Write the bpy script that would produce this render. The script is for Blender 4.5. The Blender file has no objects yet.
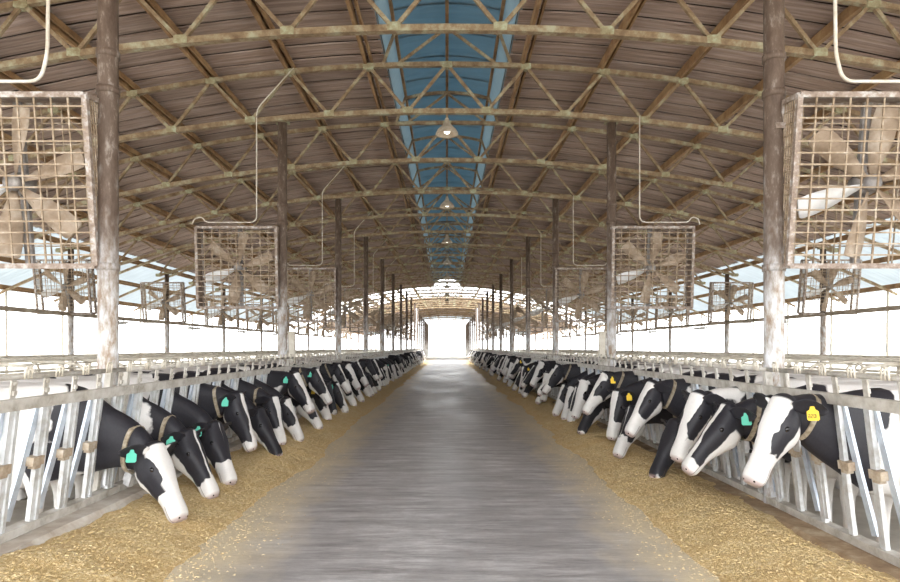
import bpy, bmesh, math, random
import numpy as np
from mathutils import Vector, Matrix, noise as mnoise

random.seed(7)
SC = bpy.context.scene
COL = SC.collection
R = math.radians

# ------------------------------------------------------------------ camera, world, exposure
CAM_H = 1.42
cam_d = bpy.data.cameras.new('camera'); cam = bpy.data.objects.new('camera', cam_d); COL.objects.link(cam)
cam.location = (0, 0, CAM_H); cam.rotation_euler = (R(90), 0, 0)
cam_d.sensor_width = 36; cam_d.lens = 36 * 646 / 900
cam_d.shift_x = 3 / 900; cam_d.shift_y = 56 / 900
cam_d.clip_end = 600
SC.camera = cam
w = bpy.data.worlds.new('world'); SC.world = w; w.use_nodes = True
bgn = w.node_tree.nodes['Background']
bgn.inputs[0].default_value = (0.97, 0.985, 1.0, 1); bgn.inputs[1].default_value = 3.2
SC.view_settings.view_transform = 'Standard'; SC.view_settings.look = 'None'
SC.view_settings.gamma = 1; SC.view_settings.use_curve_mapping = False
SC.view_settings.exposure = 1.12
SC.cycles.diffuse_bounces = 5; SC.cycles.max_bounces = 8; SC.cycles.transmission_bounces = 6
SC.cycles.sample_clamp_indirect = 6

# ------------------------------------------------------------------ key dimensions
F0, BAY = 5.52, 6.0            # first post, post spacing
POSTX, FENX, OUTX, WALLX = 2.9, 2.8, 10.2, 14.0
ROOF0, ROOF1 = -3.0, 56.0      # covered length
END = 65.6                     # last bare truss
def zroof(x): return CAM_H + 5.22 - 0.0165 * x * x
def ztop(x):  return CAM_H + 5.04 - 0.0165 * x * x
def zbot(x):  return CAM_H + 4.20 - 0.0145 * x * x
ORD = ['first','second','third','fourth','fifth','sixth','seventh','eighth','ninth','tenth','eleventh','twelfth',
       'thirteenth','fourteenth','fifteenth','sixteenth','seventeenth','eighteenth','nineteenth','twentieth']

_T = {2:'twent',3:'thirt',4:'fort',5:'fift',6:'sixt',7:'sevent',8:'eight',9:'ninet'}
for _n in range(21, 100): ORD.append(_T[_n//10] + ('ieth' if _n % 10 == 0 else 'y-' + ORD[_n % 10 - 1]))

# ------------------------------------------------------------------ materials
class NT:
    def __init__(s, name):
        s.m = bpy.data.materials.new(name); s.m.use_nodes = True
        s.t = s.m.node_tree; s.b = s.t.nodes['Principled BSDF']; s.out = s.t.nodes['Material Output']
    def n(s, typ, **kw):
        nd = s.t.nodes.new(typ)
        for k, v in kw.items(): setattr(nd, k, v)
        return nd
    def l(s, a, b): s.t.links.new(a, b)
    def val(s, sock, v):
        if hasattr(v, 'is_output'): s.l(v, sock)
        else: sock.default_value = v
    def math(s, op, a, b=0.0, c=0.0, clamp=False):
        nd = s.n('ShaderNodeMath', operation=op, use_clamp=clamp)
        for i, v in enumerate((a, b, c)): s.val(nd.inputs[i], v)
        return nd.outputs[0]
    def coords(s, scale=(1,1,1), kind='Object'):
        tc = s.n('ShaderNodeTexCoord'); mp = s.n('ShaderNodeMapping')
        s.l(tc.outputs[kind], mp.inputs[0]); mp.inputs['Scale'].default_value = scale
        return mp.outputs[0]
    def world(s, scale=(1,1,1)):
        g = s.n('ShaderNodeNewGeometry'); mp = s.n('ShaderNodeMapping')
        s.l(g.outputs['Position'], mp.inputs[0]); mp.inputs['Scale'].default_value = scale
        return mp.outputs[0]
    def noise(s, vec, scale=5, detail=4, rough=0.6):
        nd = s.n('ShaderNodeTexNoise'); s.l(vec, nd.inputs['Vector'])
        nd.inputs['Scale'].default_value = scale; nd.inputs['Detail'].default_value = detail; nd.inputs['Roughness'].default_value = rough
        return nd.outputs['Fac']
    def ramp(s, fac, stops):
        nd = s.n('ShaderNodeValToRGB'); s.l(fac, nd.inputs[0])
        e = nd.color_ramp.elements
        while len(e) < len(stops): e.new(0.5)
        for i, (p, c) in enumerate(stops):
            e[i].position = p; e[i].color = (*c, 1)
        return nd.outputs[0]
    def mix(s, fac, a, b, mode='MIX'):
        nd = s.n('ShaderNodeMix', data_type='RGBA', blend_type=mode)
        s.val(nd.inputs[0], fac)
        for i, v in ((6, a), (7, b)):
            s.val(nd.inputs[i], v if hasattr(v, 'is_output') else (*v, 1))
        return nd.outputs[2]
    def bump(s, h, strength=0.3, dist=0.02):
        nd = s.n('ShaderNodeBump'); s.l(h, nd.inputs['Height'])
        nd.inputs['Strength'].default_value = strength; nd.inputs['Distance'].default_value = dist
        s.l(nd.outputs[0], s.b.inputs['Normal'])
    def done(s, col=None, rough=0.7, metal=0.0, spec=None):
        if col is not None: s.val(s.b.inputs['Base Color'], col if hasattr(col, 'is_output') else (*col, 1))
        s.val(s.b.inputs['Roughness'], rough); s.b.inputs['Metallic'].default_value = metal
        if spec is not None: s.b.inputs['Specular IOR Level'].default_value = spec
        return s.m

def m_mottled(name, a, b, c, scale=6, rough=0.7, metal=0.0, stretch=(1,1,1), bump=0.2, world=True):
    t = NT(name); v = t.world(stretch) if world else t.coords(stretch)
    n = t.noise(v, scale, 6, 0.65)
    col = t.ramp(n, [(0.3, a), (0.5, b), (0.68, c)])
    if bump: t.bump(n, bump, 0.01)
    return t.done(col, rough, metal)

def m_plain(name, c, rough=0.6, metal=0.0):
    return NT(name).done(c, rough, metal)

M = {}
M['steel_rust'] = m_mottled('rusty_painted_steel', (0.13,0.075,0.038), (0.25,0.175,0.10), (0.37,0.35,0.24), 5.5, 0.75)
M['gusset'] = m_mottled('lichen_green_steel', (0.20,0.14,0.07), (0.31,0.28,0.17), (0.42,0.45,0.32), 9, 0.8)
M['purlin'] = m_mottled('brown_purlin', (0.15,0.08,0.035), (0.27,0.155,0.07), (0.38,0.25,0.125), 2.5, 0.8)
M['galv'] = m_mottled('galvanised_bar', (0.42,0.40,0.37), (0.60,0.61,0.61), (0.72,0.73,0.74), 9, 0.5, 0.35, bump=0.15)
M['galv_blue'] = m_mottled('blue_grey_bar', (0.40,0.43,0.48), (0.50,0.56,0.64), (0.62,0.68,0.75), 9, 0.45, 0.35)
M['galv_dirty'] = m_mottled('dirty_rail', (0.30,0.27,0.22), (0.50,0.47,0.42), (0.62,0.60,0.56), 7, 0.7, 0.1)
M['block'] = m_mottled('rusty_block', (0.25,0.18,0.12), (0.42,0.34,0.25), (0.52,0.46,0.38), 14, 0.85)
M['stall_pipe'] = m_mottled('beige_pipe', (0.48,0.43,0.34), (0.62,0.57,0.48), (0.72,0.68,0.60), 4, 0.6)
M['outer_rail'] = m_mottled('tan_rail', (0.22,0.17,0.12), (0.34,0.28,0.21), (0.45,0.40,0.33), 3, 0.7)
M['fan_frame'] = m_mottled('fan_frame_metal', (0.15,0.10,0.07), (0.28,0.22,0.18), (0.52,0.50,0.48), 14, 0.65, 0.15)
M['fan_shell'] = m_mottled('fan_shell_brown', (0.12,0.08,0.055), (0.21,0.15,0.11), (0.30,0.24,0.19), 6, 0.75)
M['grille'] = m_mottled('fan_grille_wire', (0.17,0.115,0.07), (0.30,0.225,0.15), (0.46,0.39,0.31), 9, 0.7)
M['blade'] = m_mottled('dusty_fan_blade', (0.22,0.155,0.10), (0.35,0.265,0.19), (0.50,0.42,0.34), 4, 0.7)
M['blade_clean'] = m_mottled('bare_fan_blade', (0.55,0.53,0.50), (0.68,0.68,0.68), (0.78,0.78,0.80), 3, 0.5)
M['motor'] = m_mottled('motor_paint', (0.13,0.12,0.12), (0.25,0.23,0.22), (0.36,0.33,0.30), 9, 0.6)
M['conduit'] = m_mottled('white_conduit', (0.46,0.39,0.30), (0.60,0.55,0.47), (0.72,0.70,0.66), 9, 0.6)
M['lamp'] = m_mottled('lamp_enamel', (0.30,0.24,0.17), (0.40,0.33,0.25), (0.50,0.43,0.34), 8, 0.5)
M['concrete'] = m_mottled('curb_concrete', (0.36,0.29,0.23), (0.52,0.46,0.39), (0.64,0.60,0.54), 5, 0.9, bump=0.5)
M['earth'] = m_mottled('earthy_kerb', (0.24,0.155,0.09), (0.36,0.25,0.15), (0.52,0.42,0.29), 6, 0.95, bump=0.6)
M['stall_floor'] = m_mottled('stall_floor', (0.38,0.33,0.27), (0.48,0.44,0.38), (0.58,0.54,0.48), 1.5, 0.9)
M['ground'] = m_mottled('pale_ground', (0.58,0.54,0.46), (0.66,0.63,0.55), (0.72,0.70,0.64), 0.3, 0.95, bump=0)
M['collar'] = m_mottled('worn_collar', (0.16,0.12,0.075), (0.30,0.25,0.175), (0.42,0.37,0.30), 25, 0.8)
M['tag_green'] = m_plain('green_tag', (0.10,0.52,0.38), 0.45)
M['tag_yellow'] = m_plain('yellow_tag', (0.80,0.55,0.04), 0.45)
M['tag_ink'] = m_plain('tag_ink', (0.05,0.04,0.02), 0.6)
M['bell'] = m_mottled('collar_weight', (0.25,0.24,0.24), (0.42,0.42,0.42), (0.55,0.55,0.55), 20, 0.5, 0.3)
M['blue_strap'] = m_plain('blue_transponder', (0.28,0.42,0.58), 0.5)
M['tube_white'] = m_plain('fixture_white', (0.78,0.78,0.76), 0.5)
M['house'] = m_plain('pale_render', (0.72,0.70,0.66), 0.9)
M['house_roof'] = m_plain('pale_roof', (0.55,0.52,0.48), 0.9)
M['pane'] = m_plain('window_pane', (0.16,0.19,0.22), 0.15)

def m_post():
    t = NT('post_mottled_paint')
    n = t.noise(t.world((1,1,0.35)), 16, 6, 0.7)
    rust = t.ramp(n, [(0.35,(0.07,0.042,0.028)), (0.56,(0.115,0.078,0.055)), (0.70,(0.26,0.22,0.19))])
    white = t.ramp(n, [(0.36,(0.28,0.20,0.14)), (0.46,(0.42,0.38,0.34)), (0.60,(0.62,0.63,0.65))])
    sep = t.n('ShaderNodeSeparateXYZ'); g = t.n('ShaderNodeNewGeometry'); t.l(g.outputs['Position'], sep.inputs[0])
    z = t.math('ADD', sep.outputs[2], t.math('MULTIPLY', t.noise(t.world((1,1,0.5)), 5, 3), 2.2))
    f = t.math('MULTIPLY_ADD', z, -0.7, 2.75, clamp=True)   # limewashed below, bare rust above
    t.bump(n, 0.35, 0.008)
    return t.done(t.mix(f, rust, white), 0.7)
M['post'] = m_post()

def m_roof():
    t = NT('weathered_roof_sheet')
    v = t.world((0.35, 9, 1))
    n = t.noise(v, 2.2, 7, 0.7)
    n2 = t.noise(t.world((1,1,1)), 0.6, 3)
    col = t.ramp(n, [(0.30,(0.17,0.12,0.098)), (0.48,(0.31,0.23,0.20)), (0.66,(0.45,0.365,0.335))])
    oi = t.n('ShaderNodeObjectInfo')
    k = t.math('MULTIPLY_ADD', oi.outputs['Random'], 0.35, 0.82)
    cc = t.n('ShaderNodeCombineColor'); [t.l(k, cc.inputs[i]) for i in range(3)]
    col = t.mix(1.0, col, cc.outputs[0], 'MULTIPLY')
    col = t.mix(t.math('MULTIPLY', n2, 0.4), col, (0.30,0.19,0.115))
    t.bump(n, 0.5, 0.02)
    return t.done(col, 0.85)
M['roof'] = m_roof()
M['light_seal'] = m_plain('dark_gap_shade', (0.07,0.05,0.04), 0.9)  # dark colour puts shade into the gaps between roof sheets

def m_trans(name, c, diff, fac):
    t = NT(name)
    n = t.noise(t.world((0.6, 4, 1)), 2.0, 5, 0.6)
    col = t.mix(n, c, tuple(0.62 * q for q in c))
    tr = t.n('ShaderNodeBsdfTranslucent'); t.l(col, tr.inputs[0])
    df = t.n('ShaderNodeBsdfDiffuse'); df.inputs[0].default_value = (*diff, 1)
    mx = t.n('ShaderNodeMixShader'); mx.inputs[0].default_value = fac
    t.l(df.outputs[0], mx.inputs[1]); t.l(tr.outputs[0], mx.inputs[2]); t.l(mx.outputs[0], t.out.inputs[0])
    return t.m
M['sky_blue'] = m_trans('blue_translucent_sheet', (0.15,0.225,0.265), (0.24,0.31,0.35), 0.6)
M['sky_pale'] = m_trans('pale_translucent_sheet', (0.27,0.34,0.37), (0.35,0.42,0.45), 0.6)
M['eave_blue'] = m_trans('eave_translucent_sheet', (0.56,0.595,0.61), (0.5,0.54,0.56), 0.7)

def m_floor():
    t = NT('alley_concrete')
    st = t.noise(t.world((0.6, 3.4, 1)), 1.7, 8, 0.82)         # brushed streaks running across the alley
    fine = t.noise(t.world((1, 3, 1)), 22, 5, 0.7)
    big = t.noise(t.world((0.8, 0.25, 1)), 0.9, 4, 0.55)
    col = t.ramp(st, [(0.38,(0.17,0.16,0.16)), (0.5,(0.42,0.41,0.415)), (0.61,(0.68,0.675,0.68))])
    blot = t.noise(t.world((1, 0.7, 1)), 2.6, 6, 0.7)
    col = t.mix(t.math('MULTIPLY_ADD', blot, 2.4, -0.95, clamp=True), col, (0.31,0.30,0.30))
    col = t.mix(t.math('MULTIPLY', fine, 0.35), col, (0.33,0.31,0.295))
    damp = t.math('MULTIPLY_ADD', big, 5.0, -2.1, clamp=True)
    col = t.mix(t.math('MULTIPLY', damp, 0.5), col, (0.20,0.19,0.19))
    sep = t.n('ShaderNodeSeparateXYZ'); g = t.n('ShaderNodeNewGeometry'); t.l(g.outputs['Position'], sep.inputs[0])
    ax = t.math('ABSOLUTE', sep.outputs[0])
    e = t.math('ADD', ax, t.math('MULTIPLY_ADD', t.noise(t.world((1, 0.6, 1)), 2.4, 5, 0.6), 0.9, -0.45))
    dust = t.math('MULTIPLY_ADD', e, 2.0, -2.1, clamp=True)      # chaff trodden out from the feed
    col = t.mix(t.math('MULTIPLY', dust, 0.9), col, t.ramp(fine, [(0.3,(0.52,0.43,0.28)), (0.7,(0.78,0.68,0.50))]))
    t.bump(t.math('ADD', fine, st), 0.25, 0.01)
    rg = t.math('MULTIPLY_ADD', damp, -0.12, 0.46)
    return t.done(col, rg, 0, 0.5)
M['floor'] = m_floor()

def m_feed():
    t = NT('chopped_feed')
    n = t.noise(t.world((1,1,1)), 38, 6, 0.85); n2 = t.noise(t.world((1,1,1)), 3.5, 4, 0.6)
    col = t.ramp(n, [(0.36,(0.42,0.27,0.10)), (0.5,(0.74,0.56,0.28)), (0.62,(0.92,0.79,0.52))])
    col = t.mix(t.math('MULTIPLY_ADD', n2, 1.6, -0.55, clamp=True), col, (0.66,0.43,0.17))
    t.bump(n, 0.9, 0.03)
    return t.done(col, 0.9)
M['feed'] = m_feed()
def m_straw():
    t = NT('straw_blade'); g = t.n('ShaderNodeNewGeometry')
    return t.done(t.ramp(g.outputs['Random Per Island'], [(0.0,(0.48,0.33,0.13)), (0.5,(0.68,0.50,0.24)), (1.0,(0.80,0.66,0.40))]), 0.8)
M['straw'] = m_straw()

def m_cow():
    # object colour carries the coat: R blaze half width (x0.1 m), G muzzle line, B seed, A body white share
    t = NT('holstein_coat')
    ar = t.n('ShaderNodeAttribute', attribute_name='rest'); ah = t.n('ShaderNodeAttribute', attribute_name='head')
    oi = t.n('ShaderNodeObjectInfo')
    sc = t.n('ShaderNodeSeparateColor'); t.l(oi.outputs['Color'], sc.inputs[0])
    bw, mz, sd, bwh = sc.outputs[0], sc.outputs[1], sc.outputs[2], oi.outputs['Alpha']
    off = t.n('ShaderNodeCombineXYZ'); t.l(t.math('MULTIPLY', sd, 37.0), off.inputs[0]); t.l(t.math('MULTIPLY', sd, 91.0), off.inputs[2])
    va = t.n('ShaderNodeVectorMath', operation='ADD'); t.l(ar.outputs['Vector'], va.inputs[0]); t.l(off.outputs[0], va.inputs[1])
    patch = t.noise(va.outputs[0], 1.9, 1.5, 0.4)
    edge = t.math('MULTIPLY_ADD', t.noise(va.outputs[0], 9, 3, 0.5), 0.1, -0.05)
    rs = t.n('ShaderNodeSeparateXYZ'); t.l(ar.outputs['Vector'], rs.inputs[0])
    hs = t.n('ShaderNodeSeparateXYZ'); t.l(ah.outputs['Vector'], hs.inputs[0])
    # neck and shoulder stay mostly black, belly and legs mostly white
    nb = t.math('MULTIPLY', t.math('MULTIPLY_ADD', rs.outputs[1], 2.2, 0.35, clamp=True), -0.34)
    leg = t.math('MULTIPLY_ADD', rs.outputs[2], -1.6, 0.95, clamp=True)
    body = t.math('ADD', t.math('ADD', t.math('ADD', patch, edge), nb), t.math('ADD', t.math('MULTIPLY', leg, 0.5), t.math('MULTIPLY_ADD', bwh, 0.5, -0.25)))
    bodyw = t.math('MULTIPLY_ADD', body, 60.0, -30.0, clamp=True)
    # face: blaze down the front, white muzzle, jaw patch by seed
    fn = t.math('MULTIPLY_ADD', t.noise(va.outputs[0], 7, 2, 0.5), 0.07, -0.035)
    av = t.math('ABSOLUTE', t.math('ADD', hs.outputs[1], t.math('MULTIPLY', fn, 0.9)))
    uu = hs.outputs[0]
    wid = t.math('ADD', -0.012, t.math('MULTIPLY', t.math('MULTIPLY', bw, 1.15), t.math('MULTIPLY_ADD', t.math('ABSOLUTE', t.math('SUBTRACT', uu, 0.45)), 0.11, 0.078)))
    bl = t.math('MULTIPLY', t.math('MULTIPLY_ADD', t.math('SUBTRACT', wid, av), 250.0, 0.5, clamp=True),
                t.math('MULTIPLY_ADD', hs.outputs[2], 60.0, -1.0, clamp=True))
    bl = t.math('MULTIPLY', bl, t.math('MULTIPLY_ADD', uu, 40, 1.5, clamp=True))
    mu = t.math('MULTIPLY_ADD', t.math('SUBTRACT', t.math('ADD', uu, t.math('MULTIPLY', fn, 5.0)), mz), 60.0, 0.5, clamp=True)
    jawn = t.math('ADD', t.math('ADD', t.math('MULTIPLY', hs.outputs[2], -1.0), t.math('MULTIPLY', sd, 0.09)), t.math('ADD', fn, -0.125))
    jaw = t.math('MULTIPLY', t.math('MULTIPLY', jawn, 120, clamp=True), t.math('MULTIPLY_ADD', uu, 30, -4.5, clamp=True))
    face = t.math('MAXIMUM', t.math('MAXIMUM', bl, mu), jaw)
    hm = t.math('MULTIPLY_ADD', uu, 14.0, 1.6, clamp=True)       # 1 on the head
    white = t.math('ADD', t.math('MULTIPLY', face, hm), t.math('MULTIPLY', bodyw, t.math('SUBTRACT', 1.0, hm)), clamp=True)
    hair = t.noise(va.outputs[0], 60, 3, 0.6)
    blk = t.mix(hair, (0.010,0.010,0.014), (0.026,0.024,0.030))
    wht = t.mix(hair, (0.62,0.60,0.57), (0.74,0.72,0.70))
    col = t.mix(white, blk, wht)
    nose = t.math('MULTIPLY_ADD', uu, 22.0, -20.7, clamp=True)
    col = t.mix(t.math('MULTIPLY', nose, 0.75), col, t.mix(hair, (0.50,0.33,0.29), (0.20,0.15,0.15)))
    # mouth crease, its shade put in as a dark line of colour
    mo = t.math('MULTIPLY', t.math('MULTIPLY_ADD', t.math('ABSOLUTE', t.math('ADD', hs.outputs[2], 0.040)), -420.0, 1.7, clamp=True), t.math('MULTIPLY_ADD', uu, 40, -30.0, clamp=True))
    col = t.mix(t.math('MULTIPLY', mo, 0.75), col, (0.10,0.07,0.065))
    t.bump(hair, 0.08, 0.004)
    return t.done(col, 0.55, 0, 0.4)
M['cow'] = m_cow()
M['eye'] = m_plain('dark_wet', (0.008,0.006,0.006), 0.12)

# ------------------------------------------------------------------ mesh building
class MB:
    def __init__(s): s.v = []; s.f = []; s.mi = []; s.cur = 0; s.smooth = False
    def add(s, vs, fs):
        o = len(s.v); s.v += [tuple(p) for p in vs]; s.f += [tuple(i + o for i in f) for f in fs]; s.mi += [s.cur] * len(fs)
    def box(s, c, d, rot=None):
        hx, hy, hz = d[0]/2, d[1]/2, d[2]/2
        vs = [Vector((x, y, z)) for x in (-hx, hx) for y in (-hy, hy) for z in (-hz, hz)]
        if rot is not None: vs = [rot @ p for p in vs]
        c = Vector(c)
        s.add([p + c for p in vs], [(0,1,3,2),(4,6,7,5),(0,4,5,1),(2,3,7,6),(0,2,6,4),(1,5,7,3)])
    def polybar(s, pts, wd, ht, up=(0,0,1), closed=False):
        """rectangular bar swept along points; wd across, ht along up"""
        P = [Vector(p) for p in pts]; up = Vector(up); n = len(P); vs = []
        for i in range(n):
            if closed: t = P[(i+1) % n] - P[i-1]
            else: t = P[min(i+1, n-1)] - P[max(i-1, 0)]
            t.normalize(); sd = t.cross(up)
            if sd.length < 1e-4: sd = t.cross(Vector((0,1,0)))
            sd.normalize(); u = sd.cross(t).normalized()
            vs += [P[i] + sd*wd/2 + u*ht/2, P[i] - sd*wd/2 + u*ht/2, P[i] - sd*wd/2 - u*ht/2, P[i] + sd*wd/2 - u*ht/2]
        fs = []
        for i in range(n if closed else n-1):
            a, b = 4*i, 4*((i+1) % n)
            for k in range(4): fs.append((a+k, a+(k+1)%4, b+(k+1)%4, b+k))
        if not closed: fs += [(3,2,1,0), tuple(4*(n-1)+k for k in range(4))]
        s.add(vs, fs)
    def tube(s, pts, r, n=8, caps=True, closed=False):
        P = [Vector(p) for p in pts]; m = len(P); rr = r if isinstance(r, (list, tuple)) else [r]*m
        vs = []; prev = None
        for i in range(m):
            if closed: t = P[(i+1) % m] - P[i-1]
            else: t = P[min(i+1, m-1)] - P[max(i-1, 0)]
            t.normalize()
            if prev is None:
                a = Vector((1,0,0)) if abs(t.x) < 0.9 else Vector((0,1,0))
                a = (a - t*a.dot(t)).normalized()
            else: a = (prev - t*prev.dot(t)).normalized()
            prev = a; b = t.cross(a)
            vs += [P[i] + (a*math.cos(q) + b*math.sin(q))*rr[i] for q in [2*math.pi*k/n for k in range(n)]]
        fs = []
        for i in range(m if closed else m-1):
            for k in range(n):
                A, B = i*n, ((i+1) % m)*n
                fs.append((A+k, A+(k+1)%n, B+(k+1)%n, B+k))
        if caps and not closed: fs += [tuple(reversed(range(n))), tuple((m-1)*n+k for k in range(n))]
        s.add(vs, fs)
    def rings(s, rings, caps=True):
        n = len(rings[0]); vs = [p for r in rings for p in r]; fs = []
        for i in range(len(rings)-1):
            for k in range(n): fs.append((i*n+k, i*n+(k+1)%n, (i+1)*n+(k+1)%n, (i+1)*n+k))
        if caps: fs += [tuple(reversed(range(n))), tuple((len(rings)-1)*n+k for k in range(n))]
        s.add(vs, fs)
    def mesh(s, name, mats):
        me = bpy.data.meshes.new(name); me.from_pydata(s.v, [], s.f); 
        for m in (mats if isinstance(mats, (list, tuple)) else [mats]): me.materials.append(m)
        if any(s.mi): me.polygons.foreach_set('material_index', s.mi)
        if s.smooth: me.polygons.foreach_set('use_smooth', [True]*len(s.f))
        me.update(); return me
    def build(s, name, mat, parent=None, kind=None):
        return obj(name, s.mesh(name, mat), parent, kind)

def obj(name, me, parent=None, kind=None):
    o = bpy.data.objects.new(name, me); COL.objects.link(o)
    if parent is not None: o.parent = parent
    if kind: o['kind'] = kind
    return o
def thing(name, label, cat, loc=(0,0,0), rz=0.0, group=None):
    o = bpy.data.objects.new(name, None); COL.objects.link(o); o.location = loc; o.rotation_euler = (0,0,rz)
    o.empty_display_size = 0.2
    return tag(o, label, cat, group)
def tag(o, label, cat, group=None):
    o['label'] = label; o['category'] = cat
    if group: o['group'] = group
    return o
KIDS = {}
def copy_tree(o, parent=None):
    c = o.copy(); COL.objects.link(c)
    if parent is not None: c.parent = parent
    for ch in o.children: copy_tree(ch, c)
    return c

# ------------------------------------------------------------------ the setting: floors, kerbs, ground
mb = MB(); mb.box((0, 36, -0.05), (2*2.62, 90, 0.1)); o = mb.build('floor', M['floor']); o['kind'] = 'structure'
for sx, side in ((-1,'left'), (1,'right')):
    mb = MB(); mb.box((sx*(2.95+WALLX+0.3)/2, 33, -0.29), (WALLX+0.3-2.95, 72, 0.1)); o = mb.build('floor_'+side, M['stall_floor']); o['kind'] = 'structure'
    mb = MB()
    ys = [ -3 + i*0.5 for i in range(145)]
    rg = []
    for i, y in enumerate(ys):
        j = lambda k: 0.018*mnoise.noise(Vector((y*1.3, k*5.1, sx*9)))
        dz = 0.0 if sx < 0 else 0.14
        rg.append([(sx*(2.60+j(1)), y, -0.2), (sx*(2.61+j(1)), y, 0.13-dz+j(2)), (sx*(2.66+j(3)), y, 0.175-dz+j(2)), (sx*2.94, y, 0.18-dz+j(4)), (sx*2.95, y, -0.3)])
    mb.rings(rg); o = mb.build('kerb_'+side, M['concrete' if sx < 0 else 'earth']); o['kind'] = 'structure'
mb = MB(); mb.box((0, 60, -0.45), (400, 400, 0.2)); o = mb.build('ground', M['ground']); o['kind'] = 'structure'

# ------------------------------------------------------------------ roof: sheets, skylight, purlins under one structure
roof = bpy.data.objects.new('ceiling', None); COL.objects.link(roof); roof['kind'] = 'structure'
XS_SHEET = [1.13, 2.0, 3.0, 4.2, 5.6, 7.0, 8.4, 9.8, 11.05]
def sheet_mesh(sx, var):
    rnd = random.Random(var*3 + (sx > 0)); mb = MB(); W = 0.445
    rg = []
    for i, x in enumerate(XS_SHEET):
        wob = rnd.uniform(-0.006, 0.006)
        z = zroof(x)
        pr = []
        for k in range(6):                                     # shallow corrugation across the strip
            f = k/5; pr.append((sx*x, W*f, z + 0.004 + wob + (0.012 if k % 2 else 0.0)))
        for k in range(5, -1, -1):
            f = k/5; pr.append((sx*x, W*f, z + 0.030 + wob + (0.012 if k % 2 else 0.0)))
        rg.append(pr)
    mb.rings(rg); return mb.mesh('roof_sheet', M['roof'])
for sx in (-1, 1):
    var = [sheet_mesh(sx, v) for v in range(4)]
    for i in range(int((ROOF1-ROOF0)/0.5)):
        o = obj('roof_sheet', var[random.randrange(4)], roof); o.location = (0, ROOF0 + i*0.5, random.uniform(-0.004, 0.004))
    # pale sheets along the eave, one per truss bay
    mb = MB(); XE = [10.95, 12.0, 13.0, 14.5]; rg = []
    for x in XE:
        z = zroof(x) + 0.09
        pr = [(sx*x, k*0.1, z + (0.014 if k % 2 else 0)) for k in range(31)]
        pr += [(sx*x, k*0.1, z + 0.006 + (0.014 if k % 2 else 0)) for k in range(30, -1, -1)]
        rg.append(pr)
    mb.rings(rg); me = mb.mesh('eave_sheet', M['eave_blue'])
    y = ROOF0
    while y < ROOF1 - 0.1: o = obj('eave_sheet', me, roof); o.location = (0, y, 0); y += 3.0
    # skylight flank
    mb = MB(); rg = []
    for x, z in ((1.16, 5.215), (1.06, 5.47), (0.955, 5.72)):
        rg.append([(sx*x, k*0.25, CAM_H + z + (0.008 if k % 2 else 0)) for k in range(5)] + [(sx*(x+0.008), k*0.25, CAM_H + z + 0.008) for k in range(4, -1, -1)])
    mb.rings(rg); me = mb.mesh('skylight_flank', M['sky_pale'])
    for i in range(int(ROOF1-ROOF0)): o = obj('skylight_flank', me, roof); o.location = (0, ROOF0 + i, 0)
    # purlins: paired angles
    for k in range(1, 11):
        x = sx*1.4*k; mb = MB()
        z = (ztop(x) + zroof(x))/2 + 0.0
        mb.box((x-0.05, (ROOF0+END)/2, z), (0.05, END-ROOF0, 0.15)); mb.box((x+0.05, (ROOF0+END)/2, z+0.02), (0.035, END-ROOF0, 0.09))
        mb.build('purlin', M['purlin'], roof)
    mb = MB(); mb.box((sx*0.93, (ROOF0+ROOF1)/2, CAM_H+5.67), (0.05, ROOF1-ROOF0, 0.09)); mb.build('skylight_purlin', M['purlin'], roof)
mb = MB(); mb.box((0, (ROOF0+ROOF1)/2, CAM_H+5.79), (0.06, ROOF1-ROOF0, 0.09)); mb.build('skylight_purlin', M['purlin'], roof)
mb = MB(); rg = []
for i in range(9):
    x = -0.97 + 1.94*i/8; z = CAM_H + 5.865 - 0.13*(x/0.97)**2
    rg.append([(x, k*0.175, z + 0.02 - 0.02*k/6 + (0.012 if k % 2 else 0)) for k in range(7)] + [(x, k*0.175, z + 0.028 - 0.02*k/6 + (0.012 if k % 2 else 0)) for k in range(6, -1, -1)])
mb.rings(rg); me = mb.mesh('skylight_sheet', M['sky_blue'])
for i in range(int(ROOF1-ROOF0)): o = obj('skylight_sheet', me, roof); o.location = (0, ROOF0 + i, random.uniform(-0.004, 0.004))

for sx in (-1, 1):                                             # deck added above the sheets to keep sky light out
    mb = MB(); rg = []
    for x in [1.12] + XS_SHEET[1:]:
        z = zroof(x) + 0.105; rg.append([(sx*x, ROOF0, z), (sx*x, ROOF1+0.06, z), (sx*x, ROOF1+0.06, z+0.03), (sx*x, ROOF0, z+0.03)])
    mb.rings(rg); mb.build('roof_light_seal', M['light_seal'], roof)

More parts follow.
